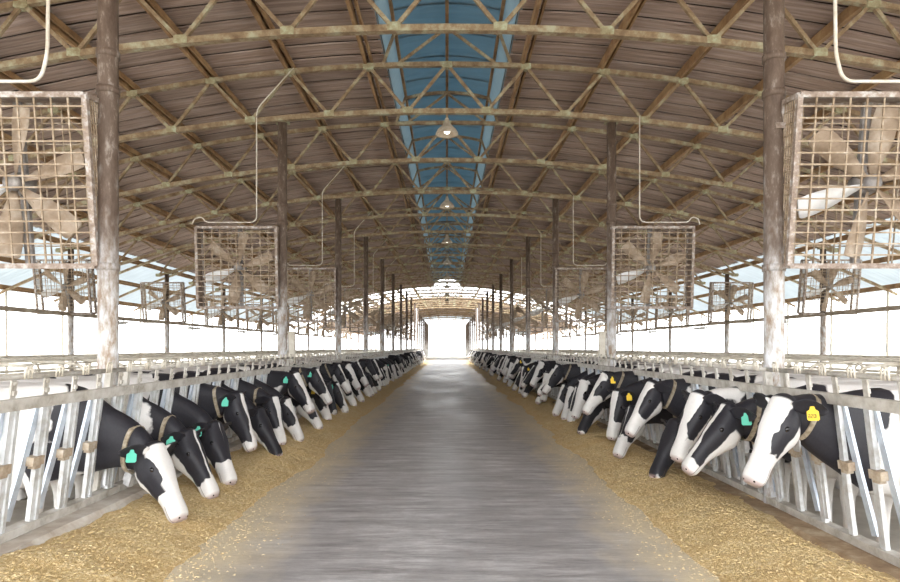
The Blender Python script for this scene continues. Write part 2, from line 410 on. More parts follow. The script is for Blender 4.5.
# ------------------------------------------------------------------ trusses
def lin(a, b, n): return [a + (b-a)*i/n for i in range(n+1)]
def make_truss(joined, monitor=True):
    root = thing('roof_truss', 'x', 'truss')
    mb = MB(); mb.polybar([(x, 0, ztop(x)) for x in lin(-14.3, 14.3, 40)], 0.085, 0.075); mb.build('top_chord', M['steel_rust'], root)
    mb = MB(); mb.polybar([(x, 0, zbot(x)) for x in lin(-10.5, 10.5, 30)], 0.10, 0.085); mb.build('bottom_chord', M['steel_rust'], root)
    tn = [1.4*k for k in range(-7, 8)]; bn = [1.4*(k+0.5) for k in range(-8, 8)]
    jm = MB()
    for b in bn:
        for t in (b-0.7, b+0.7):
            if abs(t) > 9.9: continue
            m = jm if joined else MB()
            m.polybar([(b, 0, zbot(b)), (t, 0, ztop(t))], 0.05, 0.05)
            if not joined: m.build('web', M['steel_rust'], root)
    if joined: jm.build('web', M['steel_rust'], root, 'stuff')
    gm = MB()
    for nodes, zf, dz in ((tn, ztop, -0.075), (bn, zbot, 0.075)):
        for x in nodes:
            m = gm if joined else MB()
            z0 = zf(x); sg = 1 if dz > 0 else -1
            m.rings([[(x+a, yy, z0+sg*b) for a, b in ((-0.085,-0.035), (0.085,-0.035), (0.095,0.05), (0.06,0.075), (-0.06,0.07), (-0.09,0.055))] for yy in (-0.056, 0.056)])
            if not joined: m.build('gusset', M['gusset'], root)
    if joined: gm.build('gusset', M['gusset'], root, 'stuff')
    if monitor:
        mb = MB(); mb.polybar([(x, 0, CAM_H+5.72-0.13*(x/0.93)**2) for x in lin(-0.93, 0.93, 8)], 0.05, 0.06); mb.build('skylight_rib', M['steel_rust'], root)
        for s in (-1, 1):
            mb = MB(); mb.polybar([(0, 0, CAM_H+5.70), (s*0.9, 0, ztop(0.9))], 0.045, 0.045); mb.build('skylight_strut', M['steel_rust'], root)
            mb = MB(); mb.polybar([(s*0.93, 0, CAM_H+5.62), (s*1.15, 0, ztop(1.15))], 0.05, 0.05); mb.build('skylight_post', M['steel_rust'], root)
    return root
tA, tB, tC = make_truss(False), make_truss(True), make_truss(True, False)
ty = [F0 + 3*i for i in range(21)]
used = set()
for i, y in enumerate(ty):
    src = tA if i < 10 else (tB if y < ROOF1 else tC)
    r = src if src.name not in used else copy_tree(src)
    used.add(src.name); r.location = (0, y, 0)
    pn = i//2
    if y < ROOF1:
        lab = f'arched rusty steel roof truss above the {ORD[pn]} pair of posts from the camera' if i % 2 == 0 else \
              f'arched rusty steel roof truss midway between the {ORD[pn]} and {ORD[pn+1]} pairs of posts'
        tag(r, lab, 'truss', 'arched roof trusses')
    else: tag(r, f'{ORD[i-17]} bare sunlit arched truss past the roofing, near the bright far gap', 'truss', 'bare end trusses')

# ------------------------------------------------------------------ posts
def make_post(x, outer=False):
    h = zbot(x) - 0.03; r = 0.085 if not outer else 0.075
    root = thing('steel_post', 'x', 'post')
    mb = MB(); mb.smooth = True; mb.tube([(0,0,-0.25), (0,0,1.0), (0,0,2.2), (0,0,3.4), (0,0,h)], r, 14); mb.build('pipe', M['post'], root)
    for z in ((2.12, 3.66, 3.98) if not outer else (2.3,)):
        mb = MB(); mb.smooth = True; mb.tube([(0,0,z-0.03), (0,0,z+0.03)], r+0.012, 14); mb.build('clamp_band', M['post'], root)
    mb = MB(); mb.box((0,0,-0.225), (0.28,0.28,0.03)); mb.build('base_plate', M['galv_dirty'], root)
    mb = MB(); mb.box((0,0,h+0.005), (0.24,0.16,0.03)); mb.build('cap_plate', M['gusset'], root)
    return root
pI, pO = make_post(POSTX), make_post(OUTX, True)
first = {'i': True, 'o': True}
for sx, side in ((-1,'left'), (1,'right')):
    for n in range(11):
        y = F0 + BAY*n
        r = pI if first['i'] else copy_tree(pI); first['i'] = False
        r.location = (2.90, y+0.21, 0) if (sx > 0 and n == 0) else (sx*2.97, y+0.14, 0)
        if n < 11: tag(r, f'tall mottled steel pipe post, {ORD[n]} from the camera along the {side} feed fence', 'post', f'{side} feed fence posts')
        if n >= 1:
            r = pO if first['o'] else copy_tree(pO); first['o'] = False
            r.location = (sx*OUTX, y, 0)
            if n < 11: tag(r, f'rusty outer pipe post carrying an outer fan, number {n} of the {side} outer row'.replace(f'number {n}', ORD[n-1]), 'post', f'{side} outer posts')

# ------------------------------------------------------------------ fans
FS = 1.42
def make_fan(detail, mesh_sides):
    """front faces -Y, pivot in the centre; local axes of an upright box"""
    root = thing('barn_fan', 'x', 'fan'); h = FS/2; d = 0.26
    mb = MB()
    for yy in (-d/2, d/2):
        for a, b in (((-h,yy,-h),(h,yy,-h)), ((-h,yy,h),(h,yy,h)), ((-h,yy,-h),(-h,yy,h)), ((h,yy,-h),(h,yy,h))):
            mb.polybar([a, b], 0.045, 0.045, (0,1,0))
    for a in (-h, h):
        for b in (-h, h): mb.polybar([(a,-d/2,b), (a,d/2,b)], 0.04, 0.04)
    mb.build('frame', M['fan_frame'], root)
    def grid(y, nx, nz, r):
        mb = MB()
        for i in range(1, nx): mb.polybar([(-h+2*h*i/nx, y, -h), (-h+2*h*i/nx, y, h)], r, r, (0,1,0))
        for i in range(1, nz): mb.polybar([(-h, y-r*0.9, -h+2*h*i/nz), (h, y-r*0.9, -h+2*h*i/nz)], r, r, (0,1,0))
        return mb
    grid(-d/2-0.005, 10, 15, 0.013 if detail else 0.015).build('front_grille', M['grille'], root)
    grid(d/2, 8, 8, 0.010).build('back_grille', M['grille'], root)
    if mesh_sides:
        for s in (-1, 1):
            mb = MB()
            for i in range(1, 14): mb.polybar([(s*h,-d/2,-h+2*h*i/14), (s*h,d/2,-h+2*h*i/14)], 0.009, 0.009)
            for i in range(1, 7): mb.polybar([(s*h,-d/2+d*i/7,-h), (s*h,-d/2+d*i/7,h)], 0.009, 0.009, (0,1,0))
            mb.build('side_grille', M['grille'], root)
    else:
        for s in (-1, 1):
            mb = MB(); mb.box((s*(h+0.004),0,0), (0.008,d,FS)); mb.build('side_panel', M['fan_shell'], root)
    for s in (-1, 1):
        mb = MB(); mb.box((0,0.02,s*(h-0.0)), (FS,d-0.05,0.008)); mb.build('top_panel' if s > 0 else 'bottom_panel', M['fan_shell'], root)
    mb = MB(); mb.box((0.0,0.10,0), (0.07,0.04,FS)); mb.build('motor_support', M['motor'], root)
    mb = MB(); mb.smooth = True; mb.tube([(0,-0.02,0),(0,0.0,0),(0,0.13,0),(0,0.15,0)], [0.06,0.1,0.1,0.06], 14); mb.build('motor', M['motor'], root)
    mb = MB(); mb.smooth = True; mb.tube([(0,-0.10,0),(0,-0.09,0),(0,-0.01,0)], [0.03,0.07,0.07], 12); mb.build('hub', M['motor'], root)
    nb = 6
    for k in range(nb):
        a = 2*math.pi*k/nb + 0.35; mb = MB(); mb.smooth = True
        ca, sa = math.cos(a), math.sin(a); rg = []
        for rr, wd, tw in ((0.06,0.05,0.9), (0.16,0.10,0.75), (0.34,0.19,0.55), (0.52,0.21,0.42), (0.63,0.19,0.36), (0.645,0.15,0.35)):
            pts = []
            for f, th in ((-1,0.004), (0,0.014), (1,0.004), (1,-0.004), (0,0.004), (-1,-0.004)):
                tx = f*wd/2*math.cos(tw); yy = -0.03 + f*wd/2*math.sin(tw)*0.8 + th
                pts.append((ca*rr - sa*tx, yy, sa*rr + ca*tx))
            rg.append(pts)
        mb.rings(rg); mb.build('blade', M['blade_clean'] if k == 3 else M['blade'], root)
    mb = MB()
    for s in (-1, 1): mb.polybar([(s*h, d/2-0.03, h-0.2), (s*(h+0.08), d/2-0.03, h-0.2)], 0.05, 0.05)
    mb.build('bracket', M['fan_frame'], root)
    return root
fA = make_fan(True, True); fB = make_fan(True, False)
usedf = set()
def put_fan(src, loc, tilt, lab, grp, spin=0):
    r = src if src.name not in usedf else copy_tree(src)
    usedf.add(src.name); r.location = loc; r.rotation_euler = (tilt, 0, 0)
    tag(r, lab, 'fan', grp); return r
FZ = CAM_H + 1.42
for sx, side in ((-1,'left'), (1,'right')):
    for n in range(11):
        y = F0 + BAY*n
        src = fA if n == 0 else fB
        lab = (f'huge square caged fan cut by the {side} edge, on the nearest post' if n == 0 else
               f'square caged fan on the {ORD[n]} post of the {side} feed fence' if n < 11 else '')
        put_fan(src, (-3.74 if sx < 0 else 3.66, y + 0.10, FZ), R(7 if n == 0 else 4), lab, f'caged fans along the {side} feed fence')
    for n in range(2, 11):
        y = F0 + BAY*n
        lab = (f'caged fan high on the outer {side} row, {ORD[n-2]} one in view from the camera' if n < 11 else '')
        put_fan(fA, (sx*OUTX, y - 0.27, CAM_H+1.6), R(8), lab, f'outer {side} fans')

# fan conduits
def conduit(pts, lab, r=0.014):
    P = [Vector(p) for p in pts]; out = [P[0]]
    for i in range(1, len(P)-1):                                  # round the elbows
        a, b, c = P[i-1], P[i], P[i+1]; k = min(0.12, (a-b).length*0.4, (c-b).length*0.4)
        p0 = b + (a-b).normalized()*k; p1 = b + (c-b).normalized()*k
        for t in (0, 0.25, 0.5, 0.75, 1): out.append(p0*(1-t)**2 + b*2*t*(1-t) + p1*t*t)
    out.append(P[-1])
    mb = MB(); mb.smooth = True; mb.tube(out, r, 8)
    return tag(mb.build('fan_conduit', M['conduit']), lab, 'conduit', 'fan cable conduits')
for sx, side in ((-1,'left'), (1,'right')):
    for n in range(0, 6):
        y = F0 + BAY*n - 0.12; zt = FZ + FS/2 + 0.07
        if n == 0: q = 0.04 if sx < 0 else -0.05; pts = [(sx*(3.27+q), y, ztop(3.3)-0.02), (sx*(3.30+q), y, zt+0.25), (sx*(3.36+q), y, zt+0.02), (sx*4.35, y, zt+0.02), (sx*4.42, y, zt+0.1), (sx*4.5, y, zt-0.03)]
        else:
            pts = [(sx*2.72, y+0.05, ztop(2.72)+0.03), (sx*3.36, y, CAM_H+4.2), (sx*3.36, y, zt+0.0), (sx*4.25, y, zt), (sx*4.33, y, zt+0.1), (sx*4.46, y, zt+0.06), (sx*4.5, y, zt-0.04)]
            if sx > 0: pts = [(sx*3.40, y, zbot(3.4)+0.05), (sx*3.40, y, zt), (sx*4.25, y, zt), (sx*4.33, y, zt+0.1), (sx*4.44, y, zt+0.06), (sx*4.46, y, zt-0.04)]
        conduit(pts, f'pale bent conduit dropping to the {"nearest" if n == 0 else ORD[n]} caged fan on the {side}', 0.015 if n == 0 else 0.011)

# ------------------------------------------------------------------ hanging lamps
def make_lamp():
    root = thing('pendant_lamp', 'x', 'lamp')
    prof = [(0.03,0.30), (0.045,0.24), (0.06,0.20), (0.11,0.15), (0.17,0.09), (0.205,0.02), (0.205,0.0), (0.19,0.015), (0.155,0.085), (0.10,0.135), (0.04,0.17)]
    mb = MB(); mb.smooth = True
    mb.rings([[(r*math.cos(2*math.pi*k/20), r*math.sin(2*math.pi*k/20), z) for k in range(20)] for r, z in prof], caps=False)
    mb.build('shade', M['lamp'], root)
    mb = MB(); mb.smooth = True; mb.tube([(0,0,0.02),(0,0,0.04),(0,0,0.09),(0,0,0.14),(0,0,0.18)], [0.025,0.05,0.06,0.04,0.025], 12); mb.build('bulb', M['bulb'], root)
    mb = MB(); mb.tube([(0,0,0.28),(0,0,0.42)], 0.012, 8); mb.build('stem', M['steel_rust'], root)
    return root
t = NT('lamp_bulb'); t.b.inputs['Emission Color'].default_value = (1,0.95,0.85,1); t.b.inputs['Emission Strength'].default_value = 1.3
M['bulb'] = t.done((0.8,0.8,0.78), 0.3)
lp = make_lamp()
for n in range(8):
    r = lp if n == 0 else copy_tree(lp)
    r.location = (0.0, F0 + BAY*(n+1), zbot(0) - 0.42)
    tag(r, f'bell shaped pendant lamp hanging under the skylight, {ORD[n]} from the camera' if n < 9 else '', 'lamp', 'pendant lamps under the skylight')

# ------------------------------------------------------------------ feed fence (headlocks)
RAIL_T, RAIL_B = 1.07, 0.23
RBS = {-1: 0.23, 1: 0.09}
C0 = {-1: 5.22, 1: 4.70}; PITCH = 0.667
DATA = {}
def share(key, fn):
    if key not in DATA: DATA[key] = fn()
    return DATA[key]
def bar_mesh(kind, sx):
    RAIL_B = RBS[sx]; RM = 0.66 if sx < 0 else 0.60
    def f():
        mb = MB()
        if kind == 'upright': mb.box((0,0,(RAIL_T+RAIL_B)/2), (0.03,0.05,RAIL_T-RAIL_B+0.06)); mb.box((0.012,0.036,(RAIL_T+RAIL_B)/2), (0.03,0.03,RAIL_T-RAIL_B))
        elif kind == 'slant': mb.polybar([(0,-0.205,RAIL_B+0.06), (0,-0.10,RM), (0,-0.005,RAIL_T+0.02)], 0.058, 0.022, (1,0,0))
        elif kind == 'lock': mb.polybar([(0,-0.035,RAIL_B+0.05), (0,-0.045,RM), (0,-0.03,RAIL_T+0.02)], 0.05, 0.022, (1,0,0))
        elif kind == 'block': mb.box((0,-0.03,RM), (0.065,0.12,0.06)); mb.box((0,-0.02,RM-0.04), (0.045,0.07,0.03))
        elif kind == 'plate': mb.box((0,0.0,RAIL_T+0.085), (0.012,0.05,0.13)); mb.box((0.01,0.0,RAIL_T+0.07), (0.02,0.03,0.03)); mb.box((0.008,0.0,RAIL_T+0.13), (0.018,0.022,0.022))
        elif kind == 'loop':
            mb.smooth = True
            mb.tube([(0,0.10,RAIL_T+0.15), (0,0.10,RAIL_T+0.215), (0,0.115,RAIL_T+0.232), (0,0.155,RAIL_T+0.232), (0,0.17,RAIL_T+0.215), (0,0.17,RAIL_T+0.15)], 0.008, 6)
            mb.tube([(0,0.135,RAIL_T+0.23), (0,0.135,RAIL_T+0.15)], 0.006, 6)
        mat = {'upright':'galv','slant':'galv_blue','lock':'galv','block':'block','plate':'galv_dirty','loop':'stall_pipe'}[kind]
        return mb.mesh(kind, M[mat])
    return share((kind, sx), f)
NAMES = {'upright':'upright_bar','slant':'locking_bar','lock':'locking_bar','block':'pivot_block','plate':'latch_plate','loop':'latch_loop'}
for sx, side in ((-1,'left'), (1,'right')):
    units = []; k = -40
    while True:
        y = C0[sx] + PITCH/4 + k*PITCH/2; k += 1
        if y > END: break
        if y > 3.0: units.append((y, y < C0[sx] - PITCH/2*0.6 or (k-1) % 2 != 0))
    secs = [(2.9, F0)] + [(F0+BAY*i, F0+BAY*(i+1)) for i in range(10)] 
    for si, (a, b) in enumerate(secs):
        lab = (f'galvanised feed fence section at the near {side} corner before the first post' if si == 0 else
               f'galvanised headlock fence section beyond the {ORD[si-1]} post of the {side} row' if si < 12 else '')
        root = thing('headlock_fence', lab, 'fence', (sx*2.865, 0, 0), 0, f'{side} headlock fence sections')
        root.rotation_euler = (0, -sx*R(7), 0)
        mb = MB(); mb.box((-sx*0.03, (a+b)/2, RAIL_T), (0.035, b-a-0.02, 0.075)); mb.build('top_rail', M['galv_dirty'], root)
        mb = MB(); mb.box((-sx*0.0, (a+b)/2, RBS[sx]-0.015), (0.07, b-a-0.02, 0.06)); mb.build('bottom_rail', M['galv_dirty'], root)
        mb = MB(); mb.smooth = True; mb.tube([(sx*0.02, a+0.01, RAIL_T+0.165), (sx*0.02, b-0.01, RAIL_T+0.165)], 0.018, 8); mb.build('latch_pipe', M['galv_dirty'], root)
        for yy in (a+0.08, b-0.2):
            mb = MB(); mb.box((sx*0.06, yy, (1.22+RBS[sx]-0.1)/2), (0.05,0.05,1.22-RBS[sx]+0.1)); mb.build('section_post', M['galv_dirty'], root)
        us = [(y, e) for y, e in units if a <= y < b]
        if si < 3:
            for j, (y, e) in enumerate(us):
                for kd in ('upright', 'slant' if e else 'lock', 'block', 'plate', 'loop'):
                    o = obj(NAMES[kd], bar_mesh(kd, sx), root); o.location = (0, y, 0)
                    if kd == 'slant': o.location.x = sx*0.028
        else:
            for kd in ('upright', 'lock', 'plate', 'loop'):
                src = bar_mesh(kd, sx); mb = MB()
                vs = [tuple(v.co) for v in src.vertices]; fs = [tuple(p.vertices) for p in src.polygons]
                for y, e in us: mb.add([(p[0], p[1]+y, p[2]) for p in vs], fs)
                mb.build(NAMES[kd], src.materials[0], root, 'stuff')

# ------------------------------------------------------------------ free stalls, outer rails and side posts
for sx, side in ((-1,'left'), (1,'right')):
    for X, row, nn in ((6.6, 'inner', 44), (8.9, 'outer', 44)):
        root = thing('stall_divider_row', f'beige pipe free stall dividers with neck rail, {row} row on the {side}', 'stall', (sx*X, 0, 0))
        mb = MB(); mb.smooth = True; mb.tube([(0, 6, 1.22), (0, 62, 1.22)], 0.026, 8); mb.build('neck_rail', M['stall_pipe'], root)
        mb = MB(); mb.smooth = True; mb.tube([(sx*0.5, 6, 1.02), (sx*0.5, 62, 1.02)], 0.022, 8); mb.build('brisket_rail', M['stall_pipe'], root)
        def dv():
            mb = MB(); mb.smooth = True
            P = [(0.75*sx,0,-0.15), (0.75*sx,0,1.05), (0.6*sx,0,1.17), (0.0,0,1.2), (-0.7*sx,0,1.16)]
            for q in range(7): a = math.pi/2 + math.pi*q/6; P.append((-0.75*sx + 0.2*math.cos(a)*sx*1.0, 0, 0.93 + 0.22*math.sin(a)))
            P += [(-0.2*sx,0,0.66), (0.75*sx,0,0.45)]
            mb.tube(P, 0.024, 7); return mb.mesh('divider', M['stall_pipe'])
        me = share(('dv', sx), dv)
        for i in range(nn): o = obj('divider', me, root); o.location = (0, 6.5 + i*1.22, 0)
    # rail carried on the outer posts, with light fixtures on it
    mb = MB(); mb.box((sx*(OUTX-0.11), 36, CAM_H+0.88), (0.06, 66, 0.11)); tag(mb.build('outer_rail', M['outer_rail']), f'long pale horizontal rail along the {side} outer posts', 'rail')
    for n in range(1, 6):
        y = F0 + BAY*n + 2.2
        root = thing('strip_light', f'white strip light fixture under the {side} outer rail, {ORD[n-1]} from the camera', 'light fixture', (sx*(OUTX-0.11), y, CAM_H+0.76), 0, f'strip lights on the {side}')
        mb = MB(); mb.box((0,0,0.0), (0.14,1.2,0.07)); mb.build('housing', M['tube_white'], root)
        mb = MB(); mb.smooth = True; mb.tube([(0,-0.56,-0.05),(0,0.56,-0.05)], 0.018, 8); mb.build('tube', M['tube_white'], root)
        for yy in (-0.45, 0.45):
            mb = MB(); mb.box((0,yy,0.045), (0.03,0.03,0.05)); mb.build('hanger', M['galv_dirty'], root)
    # open side: slender posts, eave beam, low rails
    def sp():
        mb = MB(); mb.smooth = True; mb.tube([(0,0,-0.25), (0,0,ztop(WALLX)-0.04)], 0.045, 8); return mb.mesh('side_post', M['stall_pipe'])
    me = share('sp', sp)
    wall = bpy.data.objects.new('wall_'+side, None); COL.objects.link(wall); wall['kind'] = 'structure'
    for i in range(2, 21): o = obj('side_post', me, wall); o.location = (sx*WALLX, F0 + 3*i, 0)
    for z in (0.55, 1.05): mb = MB(); mb.smooth = True; mb.tube([(sx*WALLX, -3, z), (sx*WALLX, 67, z)], 0.03, 8); mb.build('side_rail', M['stall_pipe'], wall)

# ------------------------------------------------------------------ feed along both fences
def feed_z(sx, x, y):
    """heap height at distance x from the alley centre"""
    n = mnoise.noise(Vector((x*1.6, y*0.9, sx*3.3))); n2 = mnoise.noise(Vector((x*5.0, y*4.0, sx*7.7 + 2))) + 0.55*mnoise.noise(Vector((x*13.0, y*12.0, sx*2.7 + 5))) + 0.3*mnoise.noise(Vector((x*27.0, y*25.0, sx + 9)))
    e = 1.60 + 0.15*mnoise.noise(Vector((y*0.55, sx*5, 1.7))) + 0.07*mnoise.noise(Vector((y*3.1, sx*8, 4.2))) + 0.04*mnoise.noise(Vector((y*9.0, sx*3, 6.2)))
    t = max(0.0, min(1.0, (x-e)/0.75)); t = t*t*(3-2*t)
    top = 0.15 if sx < 0 else 0.12
    back = max(0.0, min(1.0, (x-2.3)/0.45))*(0.0 if sx < 0 else 0.10)
    return t*(top + 0.05*n - back) + 0.022*n2*min(1, t*3) - 0.004*(1-t)
for sx, side in ((-1,'left'), (1,'right')):
    mb = MB(); mb.smooth = True; xs = [1.42 + 1.22*i/34 for i in range(35)] if sx < 0 else [1.42 + 1.40*i/38 for i in range(39)]; ys = []; y = 2.6
    while y < 64: ys.append(y); y += 0.04 + 0.012*max(0, y-4)
    vs = [(sx*x, y, feed_z(sx, x, y) - (0.006 if x < 1.45 else 0)) for y in ys for x in xs]; n = len(xs); fs = []
    for i in range(len(ys)-1):
        for k in range(n-1):
            q = (i*n+k, i*n+k+1, (i+1)*n+k+1, (i+1)*n+k); fs.append(q if sx > 0 else q[::-1])
    mb.add(vs, fs); o = mb.build('feed_heap', M['feed']); o['kind'] = 'stuff'
    tag(o, f'long heap of golden chopped feed along the {side} fence', 'feed')
    mb = MB(); rnd = random.Random(5+sx)
    for i in range(16000):
        y = 2.9 + 9*rnd.random()**1.8; x = rnd.gauss(2.12, 0.33)
        if not 1.15 < x < 2.6: continue
        z = max(0.0, feed_z(sx, x, y)) + 0.003 + rnd.random()*0.014
        a = rnd.random()*6.283; L = rnd.uniform(0.004, 0.013); p = rnd.uniform(-0.35, 0.35); wv = 0.0010 + rnd.random()*0.0010
        dx, dy, dz = math.cos(a)*L, math.sin(a)*L, math.sin(p)*L*0.5; ox, oy = -math.sin(a)*wv, math.cos(a)*wv
        x *= sx
        mb.add([(x-dx-ox,y-dy-oy,z-dz), (x+dx-ox,y+dy-oy,z+dz), (x+dx+ox,y+dy+oy,z+dz), (x-dx+ox,y-dy+oy,z-dz), (x,y,z+0.0032)],
               [(0,1,4), (1,2,4), (2,3,4), (3,0,4)])
    o = mb.build('loose_straw', M['straw']); o['kind'] = 'stuff'
    tag(o, f'loose straw stalks scattered over the {side} feed heap', 'straw')

# ------------------------------------------------------------------ cows
PH = Vector((0, 0.74, 1.12)); HA = Vector((0, math.cos(R(40)), -math.sin(R(40)))); HD = Vector((0, math.sin(R(40)), math.cos(R(40)))); HK = 1.12; HL = 0.54*HK
def ell(c, ax, bx, hw, hu, hd, n=20, pw=0.85):
    out = []
    for k in range(n):
        a = 2*math.pi*k/n; ca, sa = math.cos(a), math.sin(a)
        x = math.copysign(abs(ca)**pw, ca)*hw; z = math.copysign(abs(sa)**pw, sa)*(hu if sa > 0 else hd)
        out.append(c + ax*x + bx*z)
    return out
def cow_rest():
    mb = MB(); X = Vector((1,0,0)); Z = Vector((0,0,1))
    body = [(-1.86,1.12,.03,.04,.05), (-1.82,1.08,.15,.18,.2), (-1.68,1.03,.235,.29,.34), (-1.45,1.0,.275,.35,.42), (-1.2,.98,.295,.37,.45), (-.9,.97,.305,.37,.47),
            (-.6,.97,.30,.37,.47), (-.32,.98,.275,.38,.46), (-.1,1.0,.235,.37,.43), (.06,1.02,.168,.34,.42), (.2,1.04,.124,.285,.36)]
    rg = [ell(Vector((0,y,z)), X, Z, hw, hu, hd) for y, z, hw, hu, hd in body]
    for y, z, hw, hu, hd, tl in ((.34,1.06,.110,.235,.285,8), (.5,1.085,.106,.185,.215,12), (.64,1.105,.098,.145,.165,16), (.74,1.12,.078,.09,.11,20)):
        bx = Vector((0, -math.sin(R(tl)), math.cos(R(tl)))); rg.append(ell(Vector((0,y,z)), X, bx, hw, hu, hd))
    mb.rings(rg)
    head = [(-.06,.05,.05,.05,.03), (-.02,.085,.09,.10,.02), (.05,.104,.095,.145,.0), (.12,.114,.088,.168,.0), (.18,.108,.080,.165,-.002), (.26,.084,.072,.128,-.004),
            (.34,.066,.064,.096,-.006), (.41,.066,.060,.082,-.008), (.47,.074,.058,.078,-.012), (.515,.072,.050,.068,-.016), (.545,.052,.03,.045,-.02)]
    mb.rings([ell(PH + HA*s*HK + HD*off*HK, X, HD, hw*HK, hu*HK, hd*HK, 18) for s, hw, hu, hd, off in head])
    # legs: front straight, hind with hock
    for s in (-1, 1):
        fl = [((.15,-.18,.95),.13), ((.16,-.16,.72),.105), ((.155,-.15,.52),.07), ((.15,-.14,.44),.058), ((.15,-.15,.3),.042), ((.15,-.15,.14),.042), ((.15,-.13,.06),.058), ((.15,-.12,.0),.062)]
        hl = [((.17,-1.42,1.0),.2), ((.19,-1.42,.8),.15), ((.19,-1.48,.64),.10), ((.18,-1.62,.52),.065), ((.18,-1.63,.44),.055), ((.18,-1.58,.26),.043), ((.18,-1.55,.14),.043), ((.18,-1.52,.06),.058), ((.18,-1.5,.0),.062)]
        for L in (fl, hl): mb.tube([(s*p[0], p[1], p[2]) for p, r in L], [r for p, r in L], 10)
    mb.rings([ell(Vector((0,-1.28+.34*math.cos(a)*1.0,.56)), X, Z, .17*math.sin(a), .16*math.sin(a), .16*math.sin(a), 12) for a in [math.pi*(.06+.88*i/7) for i in range(8)]])
    mb.tube([(0,-1.80,1.22), (0,-1.89,1.1), (0,-1.9,.8), (0,-1.88,.5), (0,-1.87,.36)], [.035,.03,.022,.03,.018], 8)
    me = mb.mesh('tmp', M['cow']); o = bpy.data.objects.new('tmp', me); COL.objects.link(o)
    md = o.modifiers.new('r', 'REMESH'); md.mode = 'VOXEL'; md.voxel_size = 0.0125
    sm = o.modifiers.new('s', 'SMOOTH'); sm.factor = 0.5; sm.iterations = 6
    dg = bpy.context.evaluated_depsgraph_get(); e = o.evaluated_get(dg); me2 = bpy.data.meshes.new_from_object(e)
    o2 = bpy.data.objects.new('tmp2', me2); COL.objects.link(o2)
    vg = o2.vertex_groups.new(name='body')
    vg.add([v.index for v in me2.vertices if v.co.y < 0.45], 1.0, 'REPLACE')
    dm = o2.modifiers.new('d', 'DECIMATE'); dm.ratio = 0.20; dm.vertex_group = 'body'; dm.vertex_group_factor = 2.0
    dg = bpy.context.evaluated_depsgraph_get(); me3 = bpy.data.meshes.new_from_object(o2.evaluated_get(dg))
    V = [tuple(v.co) for v in me3.vertices]; Fc = [tuple(p.vertices) for p in me3.polygons]
    bpy.data.objects.remove(o); bpy.data.objects.remove(o2)
    return V, Fc
CV, CF = cow_rest()
def hp(s, v, wv): return PH + (HA*s + Vector((v,0,0)) + HD*wv)*HK
xm = MB(); xm.v = list(CV); xm.f = list(CF); xm.mi = [0]*len(CF)
for s in (-1, 1):
    xdir = (Vector((s,0,0))*0.93 - HA*0.25 - HD*0.12).normalized(); up = (HA*0.80 + HD*0.35 + Vector((s*0.25,0,0))).normalized(); wdv = xdir.cross(up).normalized()
    root = hp(0.0, s*0.075, 0.045); rg = []
    for f, hw, th in ((0,.025,.022), (.15,.038,.018), (.4,.056,.012), (.65,.055,.01), (.85,.036,.008), (.97,.014,.005)):
        hw *= 1.15; c = root + xdir*(0.25*f) - Vector((0,0,0.035*f*f)); rg.append([c + wdv*(hw*math.cos(a)) + up*(th*math.sin(a) + 0.02*math.cos(a)**2) for a in [2*math.pi*k/10 for k in range(10)]])
    xm.rings(rg)
    xm.cur = 1
    for c, r3 in ((hp(0.155, s*0.098, 0.028), (.014,.022,.019)), (hp(0.527, s*0.036, 0.004), (.013,.012,.014))):
        xm.rings([[c + Vector((math.sin(b)*math.cos(a)*r3[0],0,0)) + HA*(math.sin(b)*math.sin(a)*r3[1]) + HD*(math.cos(b)*r3[2]) for a in [2*math.pi*k/10 for k in range(10)]] for b in [math.pi*(.08+.84*i/6) for i in range(7)]])
    xm.cur = 0
REST = np.array(xm.v, dtype=np.float64); CFACES = xm.f; CMI = xm.mi
def head_coords(P):
    d = P - np.array(PH); u = d @ np.array(HA)/HL; return np.stack([u, P[:,0]/HK, d @ np.array(HD)/HK], 1)
def sstep(x, a, b): t = np.clip((x-a)/(b-a), 0, 1); return t*t*(3-2*t)
def rot_bone(P, piv, wgt, pitch, yaw, roll=0):
    Q = P - np.array(piv)
    if roll:
        a = wgt*roll; c, s = np.cos(a), np.sin(a); Q = np.stack([Q[:,0]*c + Q[:,2]*s, Q[:,1], -Q[:,0]*s + Q[:,2]*c], 1)
    a = -wgt*pitch; c, s = np.cos(a), np.sin(a); Q = np.stack([Q[:,0], Q[:,1]*c - Q[:,2]*s, Q[:,1]*s + Q[:,2]*c], 1)
    a = -wgt*yaw; c, s = np.cos(a), np.sin(a); Q = np.stack([Q[:,0]*c - Q[:,1]*s, Q[:,0]*s + Q[:,1]*c, Q[:,2]], 1)
    return Q + np.array(piv)
def pose(P, npch, nyaw, hpch, hyaw, roll):
    y = P[:,1] + 0.25*np.clip(1.1 - P[:,2], -0.2, 0.3)*(P[:,1] > 0.4)
    wh = sstep(y, 0.60, 0.84); w2 = sstep(P[:,1], 0.28, 0.62); w1 = sstep(P[:,1], -0.16, 0.24)
    Q = rot_bone(P, PH, wh, hpch, hyaw, roll)
    Q = rot_bone(Q, (0,0.45,1.08), w2, npch*0.3, nyaw*0.7)
    return rot_bone(Q, (0,-0.02,1.0), w1, npch*0.7, nyaw*0.3)
HEADC = head_coords(REST)
